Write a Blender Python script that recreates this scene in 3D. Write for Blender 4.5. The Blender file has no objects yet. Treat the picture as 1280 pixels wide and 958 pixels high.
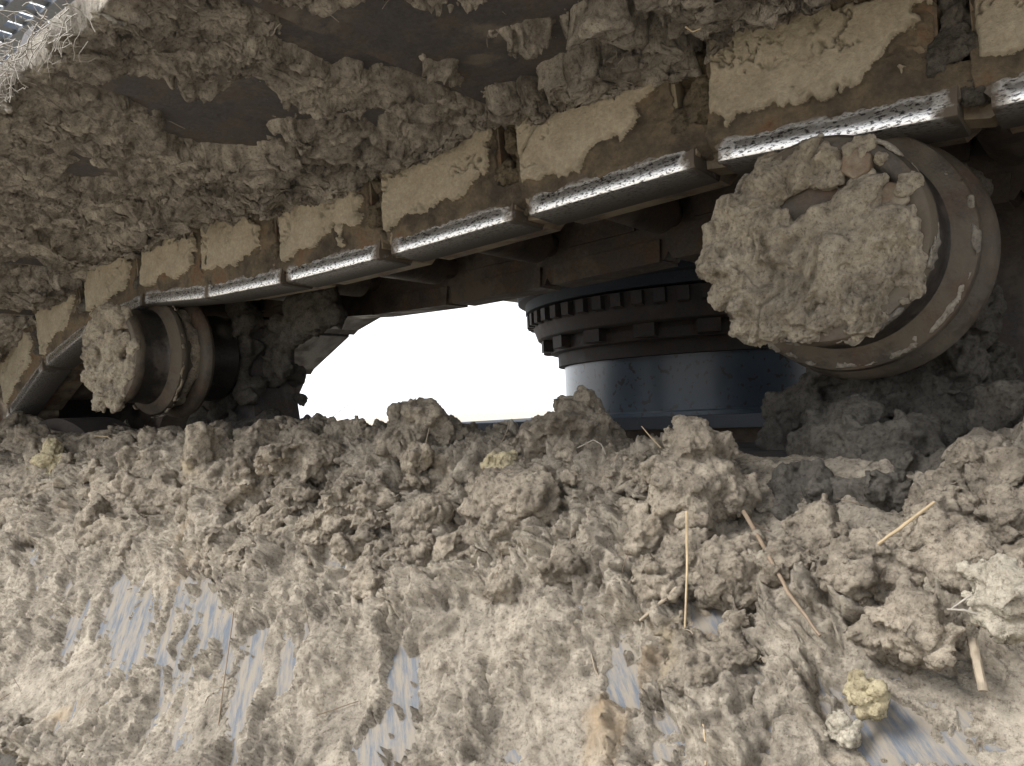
import bpy, bmesh, math, random
import numpy as np
from mathutils import Matrix, Vector

# ------------------------------------------------------------------ camera, light, exposure
SC = bpy.context.scene
COL = SC.collection
# the machine is level: X runs along the track (to the right = nearer), Y into the machine, Z up; the camera is the origin
_u = np.array([-1268, 92, 1000.]); _u /= np.linalg.norm(_u)
_v = np.array([788, 0, 1000.]); _v -= _u * (_u @ _v); _v /= np.linalg.norm(_v)
_w = np.cross(_u, _v)
if _w[1] > 0: _w = -_w
W2C = np.stack([-_u, _v, _w], 1)
cam = bpy.data.cameras.new('camera'); camo = bpy.data.objects.new('camera', cam); COL.objects.link(camo)
R = W2C.T @ np.diag([1., -1., -1.])
camo.matrix_world = Matrix(R.tolist()).to_4x4()
cam.sensor_width = 36; cam.lens = 36 * 1000 / 1280
cam.clip_start = 0.02; cam.clip_end = 6000
SC.camera = camo

SUN_EL, SUN_AZ = math.radians(46), math.radians(212)      # azimuth: direction the sun stands in, from +Y clockwise towards +X
world = bpy.data.worlds.new('World'); SC.world = world; world.use_nodes = True
nt = world.node_tree; bg = nt.nodes['Background']
sky = nt.nodes.new('ShaderNodeTexSky'); sky.sky_type = 'NISHITA'; sky.sun_disc = False
sky.sun_elevation = SUN_EL; sky.sun_rotation = SUN_AZ
sky.air_density = 1.0; sky.dust_density = 4.0; sky.ozone_density = 1.0
# bright overcast: an even white cloud sheet with a few thinner places where the blue sky shows
tc = nt.nodes.new('ShaderNodeTexCoord'); cn = nt.nodes.new('ShaderNodeTexNoise'); cn.inputs['Scale'].default_value = 1.6; cn.inputs['Detail'].default_value = 4
nt.links.new(tc.outputs['Generated'], cn.inputs['Vector'])
cr = nt.nodes.new('ShaderNodeValToRGB'); cr.color_ramp.elements[0].position = .30; cr.color_ramp.elements[0].color = (.62, .62, .62, 1); cr.color_ramp.elements[1].position = .52
nt.links.new(cn.outputs['Fac'], cr.inputs[0])
cm = nt.nodes.new('ShaderNodeMix'); cm.data_type = 'RGBA'; nt.links.new(cr.outputs[0], cm.inputs[0])
nt.links.new(sky.outputs[0], cm.inputs[6]); cm.inputs[7].default_value = (8.0, 8.3, 8.7, 1)
nt.links.new(cm.outputs[2], bg.inputs[0]); bg.inputs[1].default_value = 0.10
sl = bpy.data.lights.new('sun', 'SUN'); so = bpy.data.objects.new('sun', sl); COL.objects.link(so)
sl.energy = 2.2; sl.angle = math.radians(22); sl.color = (1, .975, .94)
sd = Vector((math.sin(SUN_AZ) * math.cos(SUN_EL), math.cos(SUN_AZ) * math.cos(SUN_EL), math.sin(SUN_EL)))
so.rotation_euler = sd.to_track_quat('Z', 'Y').to_euler()
SC.view_settings.view_transform = 'Standard'; SC.view_settings.look = 'None'
SC.view_settings.exposure = 1.22; SC.view_settings.gamma = 1; SC.view_settings.use_curve_mapping = False
SC.render.engine = 'CYCLES'; SC.cycles.max_bounces = 8; SC.cycles.diffuse_bounces = 5

rnd = random.Random(7)
rng = np.random.default_rng(11)

def ray(px, py):
    return W2C.T @ np.array([(px - 640) / 1000., (py - 479) / 1000., 1.])
def at(px, py, Y):                      # the point of the upright plane Y that shows at a pixel
    r = ray(px, py); return r * (Y / r[1])
def atz(px, py, Z):
    r = ray(px, py); return r * (Z / r[2])

# ------------------------------------------------------------------ numpy noise
_TAB = rng.random((64, 64, 64), dtype=np.float32).ravel() * 2 - 1
def vn(p, off=0.0):
    """value noise of points (n,3) in [-1,1]"""
    p = p.astype(np.float32) + np.float32(off * 17.31 + 500)
    i = np.floor(p).astype(np.int32); f = p - i
    f = f * f * f * (f * (f * 6 - 15) + 10)
    i &= 63; j = (i + 1) & 63
    x0, y0, z0 = i[:, 0] * 4096, i[:, 1] * 64, i[:, 2]
    x1, y1, z1 = j[:, 0] * 4096, j[:, 1] * 64, j[:, 2]
    fx, fy, fz = f[:, 0], f[:, 1], f[:, 2]
    def L(a, b, t): return a + (b - a) * t
    T = _TAB
    return L(L(L(T[x0 + y0 + z0], T[x1 + y0 + z0], fx), L(T[x0 + y1 + z0], T[x1 + y1 + z0], fx), fy),
             L(L(T[x0 + y0 + z1], T[x1 + y0 + z1], fx), L(T[x0 + y1 + z1], T[x1 + y1 + z1], fx), fy), fz)
_ROT = np.array([[0.36, 0.48, -0.8], [-0.8, 0.60, 0.0], [0.48, 0.64, 0.60]])
def fbm(p, freq, oct=4, off=0.0, gain=0.5, kind='n'):
    out = np.zeros(len(p), np.float32); a = 1.0; q = p * freq
    for k in range(oct):
        n = vn(q, off + k * 3.7)
        if kind == 'b': n = np.abs(n) * 2 - .7          # billow: round lumps with sharp creases
        elif kind == 'r': n = .7 - np.abs(n) * 2        # ridges
        out += a * n; a *= gain; q = (q @ _ROT.T) * 2.03
    return out
_JIT = rng.random((32 * 32 * 32, 3), dtype=np.float32)
def worley(p, off=0.0, want2=False):
    p = p.astype(np.float32) + np.float32(off * 7.13 + 300)
    i = np.floor(p).astype(np.int32); f = p - i
    d1 = np.full(len(p), 9., np.float32); d2 = d1.copy()
    for a in (-1, 0, 1):
        for b in (-1, 0, 1):
            for c in (-1, 0, 1):
                k = ((i[:, 0] + a) & 31) * 1024 + ((i[:, 1] + b) & 31) * 32 + ((i[:, 2] + c) & 31)
                d = _JIT[k]
                q = (d[:, 0] + a - f[:, 0]) ** 2 + (d[:, 1] + b - f[:, 1]) ** 2 + (d[:, 2] + c - f[:, 2]) ** 2
                if want2: d2 = np.minimum(np.maximum(d1, q), d2)
                d1 = np.minimum(d1, q)
    if want2: return np.sqrt(d1), np.sqrt(d2)
    return np.sqrt(d1)
def sstep(a, b, x):
    t = np.clip((x - a) / (b - a), 0, 1); return t * t * (3 - 2 * t)

# ------------------------------------------------------------------ materials
def newmat(name):
    m = bpy.data.materials.new(name); m.use_nodes = True
    t = m.node_tree; return m, t, t.nodes['Principled BSDF']
def node(t, typ, **kw):
    n = t.nodes.new(typ)
    for k, v in kw.items(): setattr(n, k, v)
    return n
def noise(t, co, scale, detail=4, rough=.55, dist=0.0):
    n = node(t, 'ShaderNodeTexNoise'); n.inputs['Scale'].default_value = scale
    n.inputs['Detail'].default_value = detail; n.inputs['Roughness'].default_value = rough
    n.inputs['Distortion'].default_value = dist
    t.links.new(co, n.inputs['Vector']); return n.outputs['Fac']
def ramp(t, fac, stops):
    r = node(t, 'ShaderNodeValToRGB'); t.links.new(fac, r.inputs[0])
    e = r.color_ramp.elements
    while len(e) < len(stops): e.new(.5)
    for k, (p, c) in enumerate(stops):
        e[k].position = p; e[k].color = (*c, 1) if len(c) == 3 else c
    return r.outputs[0]
def mixc(t, fac, a, b, mode='MIX'):
    n = node(t, 'ShaderNodeMix', data_type='RGBA', blend_type=mode)
    for s, v in ((0, fac), (6, a), (7, b)):
        if isinstance(v, (int, float)): n.inputs[s].default_value = v
        elif isinstance(v, tuple): n.inputs[s].default_value = (*v, 1)
        else: t.links.new(v, n.inputs[s])
    return n.outputs[2]
def bump(t, b, h, dist, strength=1.0, prev=None):
    n = node(t, 'ShaderNodeBump'); n.inputs['Distance'].default_value = dist; n.inputs['Strength'].default_value = strength
    t.links.new(h, n.inputs['Height'])
    if prev is not None: t.links.new(prev, n.inputs['Normal'])
    t.links.new(n.outputs[0], b.inputs['Normal']); return n.outputs[0]
def coords(t, kind='Position'):
    if kind == 'Position': return node(t, 'ShaderNodeNewGeometry').outputs['Position']
    return node(t, 'ShaderNodeTexCoord').outputs[kind]

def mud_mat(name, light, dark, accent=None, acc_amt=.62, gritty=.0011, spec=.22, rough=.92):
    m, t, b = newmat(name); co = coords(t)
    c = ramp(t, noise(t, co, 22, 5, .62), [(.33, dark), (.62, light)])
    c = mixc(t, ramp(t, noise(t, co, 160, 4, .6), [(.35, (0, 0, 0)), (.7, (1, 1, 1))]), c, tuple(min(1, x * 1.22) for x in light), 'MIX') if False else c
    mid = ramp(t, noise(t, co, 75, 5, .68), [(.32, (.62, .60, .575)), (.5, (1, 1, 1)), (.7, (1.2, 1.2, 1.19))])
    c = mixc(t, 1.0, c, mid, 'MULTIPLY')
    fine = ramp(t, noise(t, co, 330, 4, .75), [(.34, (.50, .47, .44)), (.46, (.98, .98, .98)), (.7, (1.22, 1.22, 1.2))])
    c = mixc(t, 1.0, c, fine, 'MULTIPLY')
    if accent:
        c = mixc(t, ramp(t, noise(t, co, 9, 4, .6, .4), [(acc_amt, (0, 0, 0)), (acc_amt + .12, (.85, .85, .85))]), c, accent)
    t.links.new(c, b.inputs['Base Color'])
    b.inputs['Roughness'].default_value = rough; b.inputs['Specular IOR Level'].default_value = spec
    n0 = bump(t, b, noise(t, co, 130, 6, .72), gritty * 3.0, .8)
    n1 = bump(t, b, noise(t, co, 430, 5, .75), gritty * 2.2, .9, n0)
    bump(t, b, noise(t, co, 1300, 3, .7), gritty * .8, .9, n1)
    return m
MUD = mud_mat('dry_clay_mud', (.365, .315, .25), (.165, .142, .113), (.38, .31, .20), .64)
MUD_COAT = mud_mat('smeared_clay_mud', (.375, .330, .268), (.225, .198, .162), (.36, .27, .175), .64, .0009)
MUD_SHADE = mud_mat('damp_brown_mud', (.41, .375, .325), (.15, .135, .120), (.38, .335, .255), .66)
MUD_DARK = mud_mat('shade_toned_mud', (.135, .122, .105), (.08, .073, .064))  # shade below the roller is put into this mud colour
MUD_PALE = mud_mat('pale_cream_mud', (.50, .455, .37), (.39, .35, .285))
MUD_YELLOW = mud_mat('yellow_clay', (.50, .435, .285), (.40, .345, .235))
MUD_CAP = mud_mat('drying_grey_mud', (.41, .36, .285), (.27, .235, .185), (.31, .22, .13), .67)
MUD_PANE = mud_mat('flat_pressed_mud', (.42, .36, .25), (.36, .305, .215), (.33, .27, .18), .64, .0005)
MUD_SLOT = mud_mat('damp_crumbly_mud', (.17, .14, .095), (.085, .073, .058), (.17, .09, .05), .60)

def link_mud_mat():
    # two muds on a link: the face pressed flat and dry, and damp crumbs round it; the split is where the pressed face really ends
    m, t, b = newmat('pressed_and_crumbly_mud'); co = coords(t)
    at_ = node(t, 'ShaderNodeAttribute', attribute_name='pressed')
    ad = node(t, 'ShaderNodeMath', operation='MULTIPLY_ADD'); t.links.new(noise(t, co, 240, 4, .65), ad.inputs[0]); ad.inputs[1].default_value = .5; t.links.new(at_.outputs['Fac'], ad.inputs[2])
    k = ramp(t, ad.outputs[0], [(.72, (0, 0, 0)), (.80, (1, 1, 1))])
    pan = ramp(t, noise(t, co, 30, 5, .6), [(.3, (.33, .285, .215)), (.65, (.43, .38, .295))])
    dmp = ramp(t, noise(t, co, 24, 5, .62), [(.36, (.065, .055, .045)), (.56, (.16, .128, .09)), (.70, (.17, .10, .06))])
    c = mixc(t, k, dmp, pan)
    fine = ramp(t, noise(t, co, 260, 4, .7), [(.3, (.78, .77, .76)), (.7, (1.12, 1.12, 1.1))])
    t.links.new(mixc(t, 1.0, c, fine, 'MULTIPLY'), b.inputs['Base Color']); b.inputs['Roughness'].default_value = .9; b.inputs['Specular IOR Level'].default_value = .2
    n1 = bump(t, b, noise(t, co, 300, 5, .7), .0022, .8); bump(t, b, noise(t, co, 1300, 3, .7), .0009, .8, n1); return m
MUD_LINK = link_mud_mat()

def steel_mat(name, base, rust, rust_at=.55, metal=.7, rough=.5, dirt=None, dirt_at=.5, bmp=.0006):
    m, t, b = newmat(name); co = coords(t)
    r = ramp(t, noise(t, co, 26, 6, .65), [(rust_at - .1, (0, 0, 0)), (rust_at + .12, (1, 1, 1))])
    c = mixc(t, r, base, rust)
    fine = ramp(t, noise(t, co, 240, 4, .7), [(.3, (.7, .7, .7)), (.7, (1.2, 1.2, 1.2))])
    c = mixc(t, 1.0, c, fine, 'MULTIPLY')
    rr = node(t, 'ShaderNodeMapRange'); t.links.new(r, rr.inputs[0]); rr.inputs[3].default_value = rough; rr.inputs[4].default_value = .85
    mm = node(t, 'ShaderNodeMapRange'); t.links.new(r, mm.inputs[0]); mm.inputs[3].default_value = metal; mm.inputs[4].default_value = metal * .15
    if dirt:
        d = ramp(t, noise(t, co, 14, 7, .68), [(dirt_at - .05, (0, 0, 0)), (dirt_at + .1, (1, 1, 1))])
        c = mixc(t, d, c, dirt)
        mx = node(t, 'ShaderNodeMath', operation='MAXIMUM'); t.links.new(rr.outputs[0], mx.inputs[0])
        sc2 = node(t, 'ShaderNodeMath', operation='MULTIPLY'); t.links.new(d, sc2.inputs[0]); sc2.inputs[1].default_value = .9
        t.links.new(sc2.outputs[0], mx.inputs[1]); t.links.new(mx.outputs[0], b.inputs['Roughness'])
        iv = node(t, 'ShaderNodeMath', operation='SUBTRACT'); iv.inputs[0].default_value = 1; t.links.new(d, iv.inputs[1])
        ml = node(t, 'ShaderNodeMath', operation='MULTIPLY'); t.links.new(iv.outputs[0], ml.inputs[0]); t.links.new(mm.outputs[0], ml.inputs[1])
        t.links.new(ml.outputs[0], b.inputs['Metallic'])
    else:
        t.links.new(rr.outputs[0], b.inputs['Roughness']); t.links.new(mm.outputs[0], b.inputs['Metallic'])
    t.links.new(c, b.inputs['Base Color'])
    n1 = bump(t, b, noise(t, co, 320, 5, .7), bmp, .8)
    bump(t, b, noise(t, co, 60, 4, .6), bmp * 3, .5, n1)
    return m
STEEL = steel_mat('dark_worn_steel', (.085, .080, .082), (.085, .068, .056), .55, .4, .55, (.15, .132, .108), .60)
LINK_STEEL = steel_mat('brown_link_steel', (.11, .095, .08), (.14, .082, .045), .5, .35, .55, (.24, .20, .14), .48)
INNER_STEEL = steel_mat('dark_inner_steel', (.06, .052, .048), (.085, .058, .04), .5, .4, .5, (.11, .09, .07), .55)
ROLLER_STEEL = steel_mat('brown_roller_steel', (.07, .06, .05), (.10, .064, .042), .52, .35, .55, (.105, .088, .066), .47, .0011)
TREAD_STEEL = steel_mat('dark_rolled_steel', (.075, .07, .066), (.085, .062, .045), .6, .75, .34, (.13, .11, .085), .62, .0003)
RUST = steel_mat('rusty_steel', (.16, .09, .05), (.25, .125, .06), .5, .25, .6, (.26, .21, .15), .55)
FAR_STEEL = steel_mat('far_brown_steel', (.038, .033, .032), (.05, .037, .03), .5, .2, .7, (.06, .05, .042), .6)
BOLT = steel_mat('muddy_rusty_bolt', (.13, .085, .055), (.19, .10, .05), .55, .15, .7, (.27, .235, .18), .42, .0012)
BLUE_DARK = steel_mat('haze_navy_steel', (.018, .024, .034), (.03, .034, .04), .6, .0, .8, (.055, .055, .055), .66, .0002)  # navy of lens haze and deep shade, put into the colour of far steel

def rail_mat():
    m, t, b = newmat('polished_rail_steel'); co = coords(t, 'Object'); wp = coords(t)
    st = node(t, 'ShaderNodeMapping'); st.inputs['Scale'].default_value = (.45, 1, 1); t.links.new(wp, st.inputs[0])
    sp = noise(t, st.outputs[0], 520, 3, .65)
    c = ramp(t, sp, [(.39, (.10, .10, .105)), (.49, (.86, .86, .86))])
    sx = node(t, 'ShaderNodeSeparateXYZ'); t.links.new(co, sx.inputs[0])
    ab = node(t, 'ShaderNodeMath', operation='ABSOLUTE'); t.links.new(sx.outputs[0], ab.inputs[0])
    # the polish ends ragged towards the two ends of each link and at the shoulder above the running edge
    ad = node(t, 'ShaderNodeMath', operation='MULTIPLY_ADD'); t.links.new(noise(t, wp, 70, 4, .6), ad.inputs[0]); ad.inputs[1].default_value = .035; t.links.new(ab.outputs[0], ad.inputs[2])
    e1 = ramp(t, ad.outputs[0], [(.094, (0, 0, 0)), (.104, (1, 1, 1))])
    az = node(t, 'ShaderNodeMath', operation='MULTIPLY_ADD'); t.links.new(noise(t, wp, 90, 4, .65), az.inputs[0]); az.inputs[1].default_value = .012; t.links.new(sx.outputs[2], az.inputs[2])
    e2 = ramp(t, az.outputs[0], [(.0235, (0, 0, 0)), (.0285, (1, 1, 1))])
    az2 = node(t, 'ShaderNodeMath', operation='ADD'); t.links.new(sx.outputs[2], az2.inputs[0]); az2.inputs[1].default_value = .5
    under_shade = ramp(t, az2.outputs[0], [(.5008, (1, 1, 1)), (.5022, (0, 0, 0))])  # polished underside coloured dark, standing in for its shade
    dirt = mixc(t, 1.0, mixc(t, 1.0, e1, e2, 'LIGHTEN'), under_shade, 'LIGHTEN')  # real dirt at ends and shoulder, joined with the painted underside shade
    c = mixc(t, dirt, c, (.105, .085, .066)); c = mixc(t, under_shade, c, (.040, .036, .034))
    t.links.new(c, b.inputs['Base Color'])
    iv = node(t, 'ShaderNodeMapRange'); t.links.new(dirt, iv.inputs[0]); iv.inputs[3].default_value = 1; iv.inputs[4].default_value = .1
    t.links.new(iv.outputs[0], b.inputs['Metallic'])
    rr = node(t, 'ShaderNodeMapRange'); t.links.new(dirt, rr.inputs[0]); rr.inputs[3].default_value = .30; rr.inputs[4].default_value = .85
    t.links.new(rr.outputs[0], b.inputs['Roughness'])
    bump(t, b, sp, .0004, .6)
    return m
RAIL = rail_mat()

def paint_mat():
    m, t, b = newmat('worn_blue_grey_paint'); co = coords(t)
    mp = node(t, 'ShaderNodeMapping'); mp.inputs['Rotation'].default_value = (math.radians(-41.6), 0, 0); t.links.new(co, mp.inputs[0])
    m2 = node(t, 'ShaderNodeMapping'); m2.inputs['Rotation'].default_value = (0, 0, math.radians(-41)); t.links.new(mp.outputs[0], m2.inputs[0])
    st = node(t, 'ShaderNodeMapping'); st.inputs['Scale'].default_value = (1, .14, 1); t.links.new(m2.outputs[0], st.inputs[0])
    s = noise(t, st.outputs[0], 330, 8, .68)
    c = ramp(t, s, [(.36, (.066, .080, .103)), (.55, (.090, .105, .127)), (.70, (.17, .152, .126))])
    film = ramp(t, noise(t, st.outputs[0], 130, 9, .75), [(.42, (.06, .06, .06)), (.56, (.95, .95, .95))])
    c = mixc(t, film, c, (.195, .168, .132))
    t.links.new(c, b.inputs['Base Color']); b.inputs['Roughness'].default_value = .62; b.inputs['Specular IOR Level'].default_value = .3
    bump(t, b, s, .0006, .5); return m
PAINT = paint_mat()

def panel_mat():
    m, t, b = newmat('mud_spattered_blue_panel'); co = coords(t)
    d = ramp(t, noise(t, co, 62, 2, .45), [(.615, (0, 0, 0)), (.64, (1, 1, 1))])
    c = ramp(t, noise(t, co, 5, 5, .6), [(.35, (.036, .054, .074)), (.7, (.068, .09, .118))])
    c = mixc(t, d, c, (.03, .028, .028))
    t.links.new(c, b.inputs['Base Color']); b.inputs['Roughness'].default_value = .33
    b.inputs['Coat Weight'].default_value = .3; b.inputs['Coat Roughness'].default_value = .25
    return m
PANEL = panel_mat()

def plain(name, c, rough=.7, var=.25, scale=120):
    m, t, b = newmat(name); co = coords(t)
    k = ramp(t, noise(t, co, scale, 4, .6), [(.3, tuple(x * (1 - var) for x in c)), (.7, tuple(min(1, x * (1 + var)) for x in c))])
    t.links.new(k, b.inputs['Base Color']); b.inputs['Roughness'].default_value = rough
    bump(t, b, noise(t, co, scale * 5, 3, .6), .0005, .6); return m
STRAW = plain('pale_straw', (.34, .26, .16)); STRAW_GREY = plain('weathered_stalk', (.25, .205, .15)); TWIG = plain('brown_twig', (.17, .125, .085))
ROOT = plain('bleached_root', (.26, .235, .20)); GRATE = plain('grey_grating_steel', (.09, .105, .13), .5)

# ------------------------------------------------------------------ mesh and object helpers
def mesh_from(name, V, Fq, smooth=True):
    me = bpy.data.meshes.new(name); V = np.asarray(V, np.float32); Fq = np.asarray(Fq, np.int32)
    n, k = Fq.shape
    me.vertices.add(len(V)); me.vertices.foreach_set('co', V.ravel())
    me.loops.add(n * k); me.loops.foreach_set('vertex_index', Fq.ravel())
    me.polygons.add(n); me.polygons.foreach_set('loop_start', np.arange(0, n * k, k, dtype=np.int32))
    me.polygons.foreach_set('loop_total', np.full(n, k, np.int32))
    me.polygons.foreach_set('use_smooth', np.full(n, smooth))
    me.update(calc_edges=True); return me
def obj(name, me, mat=None, parent=None, loc=None, rot=None):
    o = bpy.data.objects.new(name, me)
    if mat is not None and me is not None and len(me.materials) == 0: me.materials.append(mat)
    COL.objects.link(o)
    if loc is not None: o.location = loc
    if rot is not None: o.rotation_euler = rot
    if parent is not None: o.parent = parent
    return o
def tag(o, label=None, cat=None, group=None, kind=None):
    for k, v in (('label', label), ('category', cat), ('group', group), ('kind', kind)):
        if v: o[k] = v
    return o
def thing(name, label, cat, loc=(0, 0, 0), group=None):
    o = bpy.data.objects.new(name, None); o.empty_display_size = .02; COL.objects.link(o); o.location = loc
    return tag(o, label, cat, group)
def bm_mesh(name, bm, smooth=False, bevel=0, seg=2):
    if bevel:
        es = [e for e in bm.edges if len(e.link_faces) == 2 and e.calc_face_angle(0) > .5]
        bmesh.ops.bevel(bm, geom=es, offset=bevel, segments=seg, profile=.6, affect='EDGES', clamp_overlap=True)
    bmesh.ops.recalc_face_normals(bm, faces=bm.faces)
    me = bpy.data.meshes.new(name); bm.to_mesh(me); bm.free()
    if smooth:
        for p in me.polygons: p.use_smooth = True
        try: me.set_sharp_from_angle(angle=math.radians(38))
        except Exception: pass
    return me
def prism(bm, pts, a, b, axis='y'):
    """a polygon in the plane across AXIS, run from a to b"""
    def P(p, t):
        return (p[0], t, p[1]) if axis == 'y' else ((t, p[0], p[1]) if axis == 'x' else (p[0], p[1], t))
    A = [bm.verts.new(P(p, a)) for p in pts]; B = [bm.verts.new(P(p, b)) for p in pts]
    n = len(pts)
    bm.faces.new(A); bm.faces.new(B[::-1])
    for i in range(n): bm.faces.new((A[i], B[i], B[(i + 1) % n], A[(i + 1) % n]))
def box(bm, x0, x1, y0, y1, z0, z1):
    prism(bm, [(x0, z0), (x1, z0), (x1, z1), (x0, z1)], y0, y1)
def lathe(bm, prof, n=96):
    """profile of (y, r) turned about the Y axis"""
    rings = []
    for y, r in prof:
        if r < 1e-6: rings.append([bm.verts.new((0, y, 0))]); continue
        rings.append([bm.verts.new((r * math.cos(2 * math.pi * k / n), y, r * math.sin(2 * math.pi * k / n))) for k in range(n)])
    for a, b in zip(rings, rings[1:]):
        for k in range(n):
            q = (k + 1) % n
            if len(a) == 1: bm.faces.new((a[0], b[k], b[q]))
            elif len(b) == 1: bm.faces.new((a[k], b[0], a[q]))
            else: bm.faces.new((a[k], b[k], b[q], a[q]))
def grid_faces(n, m):
    i = np.arange(n * m).reshape(n, m)
    return np.stack([i[:-1, :-1].ravel(), i[1:, :-1].ravel(), i[1:, 1:].ravel(), i[:-1, 1:].ravel()], 1)
def tube_mesh(name, pts, r0, r1, n=9, wob=.06):
    V = []; Fq = []; P = [Vector(p) for p in pts]
    for k, p in enumerate(P):
        d = (P[min(k + 1, len(P) - 1)] - P[max(k - 1, 0)]).normalized()
        a = (a - d * a.dot(d)).normalized() if k else d.orthogonal().normalized()
        b = d.cross(a)
        r = r0 + (r1 - r0) * k / (len(P) - 1)
        for j in range(n):
            t = 2 * math.pi * j / n; q = r * (1 + rnd.uniform(-wob, wob))
            V.append(p + a * (q * math.cos(t)) + b * (q * math.sin(t)))
    for k in range(len(P) - 1):
        for j in range(n):
            q = (j + 1) % n; Fq.append((k * n + j, k * n + q, (k + 1) * n + q, (k + 1) * n + j))
    c0 = len(V); V.append(P[0]); V.append(P[-1]); e = (len(P) - 1) * n
    for j in range(n):
        q = (j + 1) % n
        Fq.append((c0, q, j, j)); Fq.append((c0 + 1, e + j, e + q, e + q))
    bm = bmesh.new(); vs = [bm.verts.new(v) for v in V]
    for f in Fq:
        f = list(dict.fromkeys(f)); bm.faces.new([vs[i] for i in f])
    me = bm_mesh(name, bm, True); return me

_ICO = {}
def ico(sub):
    if sub not in _ICO:
        bm = bmesh.new(); bmesh.ops.create_icosphere(bm, subdivisions=sub, radius=1)
        V = np.array([v.co[:] for v in bm.verts], np.float32); Fq = np.array([[v.index for v in f.verts] for f in bm.faces], np.int32); bm.free()
        _ICO[sub] = (V, Fq)
    return _ICO[sub]
def rotm(a, b, c):
    return np.array(Matrix.Rotation(c, 3, 'Z') @ Matrix.Rotation(b, 3, 'Y') @ Matrix.Rotation(a, 3, 'X'))
_seed = [0]
def lump(c, r, rot=None, amp=.33, sub=3):
    """one noisy ellipsoid: (verts, faces)"""
    V, Fq = ico(sub); _seed[0] += 1; s = _seed[0] * 1.37
    q = V + .45 * np.stack([vn(V * 1.3, s), vn(V * 1.3, s + 9), vn(V * 1.3, s + 18)], 1)
    d = 1 + amp * fbm(q, 1.6, 3, s, .55) + amp * .3 * fbm(q, 3.1, 2, s + 5, .5, 'b')
    P = V * d[:, None]
    for _ in range(6):                                  # broken faces
        n = np.array([rnd.gauss(0, 1), rnd.gauss(0, 1), rnd.gauss(0, 1)], np.float32); n /= np.linalg.norm(n)
        e = np.maximum(P @ n - rnd.uniform(.62, .9), 0); P = P - e[:, None] * n * .88
    P = P * np.asarray(r, np.float32)
    if rot is None: rot = rotm(*(rnd.uniform(0, 6.28) for _ in range(3)))
    return P @ rot.T.astype(np.float32) + np.asarray(c, np.float32), Fq
def fuse(name, lumps, voxel, rough=1.0, fine=(.0038, 105), crumb=(.0030, 165), extra=None, cull=None):
    """melt overlapping lumps into one skin and roughen it: one real mass of mud with its overhangs and hollows"""
    Vs, Fs, n = [], [], 0
    for V, Fq in lumps:
        Vs.append(V); Fs.append(Fq + n); n += len(V)
    me = mesh_from(name + '_raw', np.concatenate(Vs), np.concatenate(Fs))
    o = bpy.data.objects.new(name + '_raw', me); COL.objects.link(o)
    md = o.modifiers.new('r', 'REMESH'); md.mode = 'VOXEL'; md.voxel_size = voxel; md.use_smooth_shade = True
    dg = bpy.context.evaluated_depsgraph_get(); ev = o.evaluated_get(dg)
    out = bpy.data.meshes.new_from_object(ev); bpy.data.objects.remove(o); bpy.data.meshes.remove(me)
    k = len(out.vertices); V = np.empty(k * 3, np.float32); out.vertices.foreach_get('co', V); V = V.reshape(-1, 3)
    N = np.empty(k * 3, np.float32); out.vertex_normals.foreach_get('vector', N); N = N.reshape(-1, 3)
    q = V + .006 * np.stack([vn(V * 60, 1), vn(V * 60, 2), vn(V * 60, 3)], 1)
    smooth = .25 + .95 * sstep(-.35, .4, vn(V * 19, 12) + .3 * vn(V * 60, 13))       # some faces are sheared smooth, others crumble
    h = fine[0] * (.55 * fbm(q, fine[1] * .6, 5, 4.2, .58) + .5 * fbm(q, fine[1], 3, 5.2, .55, 'b') * smooth)
    w, w2 = worley(q * crumb[1], 2.0, True)
    patch = sstep(-.3, .4, vn(V * 26, 8))
    h += crumb[0] * (.55 - w) * 1.7 * patch * smooth
    c1, c2 = worley((V + .004 * np.stack([vn(V * 140, 21), vn(V * 140, 22), vn(V * 140, 23)], 1)) * crumb[1] * .22, 6.0, True)
    h -= fine[0] * .9 * sstep(.09, .0, c2 - c1) * sstep(-.15, .35, vn(V * 30, 25))     # drying cracks
    h += fine[0] * .26 * vn(V * fine[1] * 4.3, 6) + fine[0] * .14 * vn(V * fine[1] * 9, 7)
    V = V + N * (h * rough)[:, None]
    if extra: V = extra(V, N)
    if cull is not None:                                # what lies buried inside the steel is left out
        lp = np.empty(len(out.loops), np.int32); out.loops.foreach_get('vertex_index', lp)
        q = lp.reshape(-1, 4); q = q[~cull(V)[q].all(1)]; use = np.unique(q); mp = np.zeros(k, np.int32); mp[use] = np.arange(len(use))
        bpy.data.meshes.remove(out); return mesh_from(name, V[use], mp[q])
    out.vertices.foreach_set('co', V.astype(np.float32).ravel()); out.name = name
    out.polygons.foreach_set('use_smooth', np.ones(len(out.polygons), bool)); out.update()
    return out

# ------------------------------------------------------------------ ground (outside the close-up, it only bounces light and ends at the horizon)
def build_ground():
    n = 90; a = np.linspace(-1, 1, n); a = np.sign(a) * (np.abs(a) ** 3) * 1500
    X, Y = np.meshgrid(a, a, indexing='ij')
    P = np.stack([X.ravel(), Y.ravel(), np.zeros(n * n)], 1)
    P[:, 2] = -.95 + .03 * fbm(P, 1.3, 3, 1.0) * (np.abs(P[:, 0]) < 40)
    g = obj('ground', mesh_from('ground', P, grid_faces(n, n)), mud_mat('field_soil', (.46, .41, .335), (.36, .32, .26)))
    tag(g, kind='structure')
build_ground()

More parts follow.
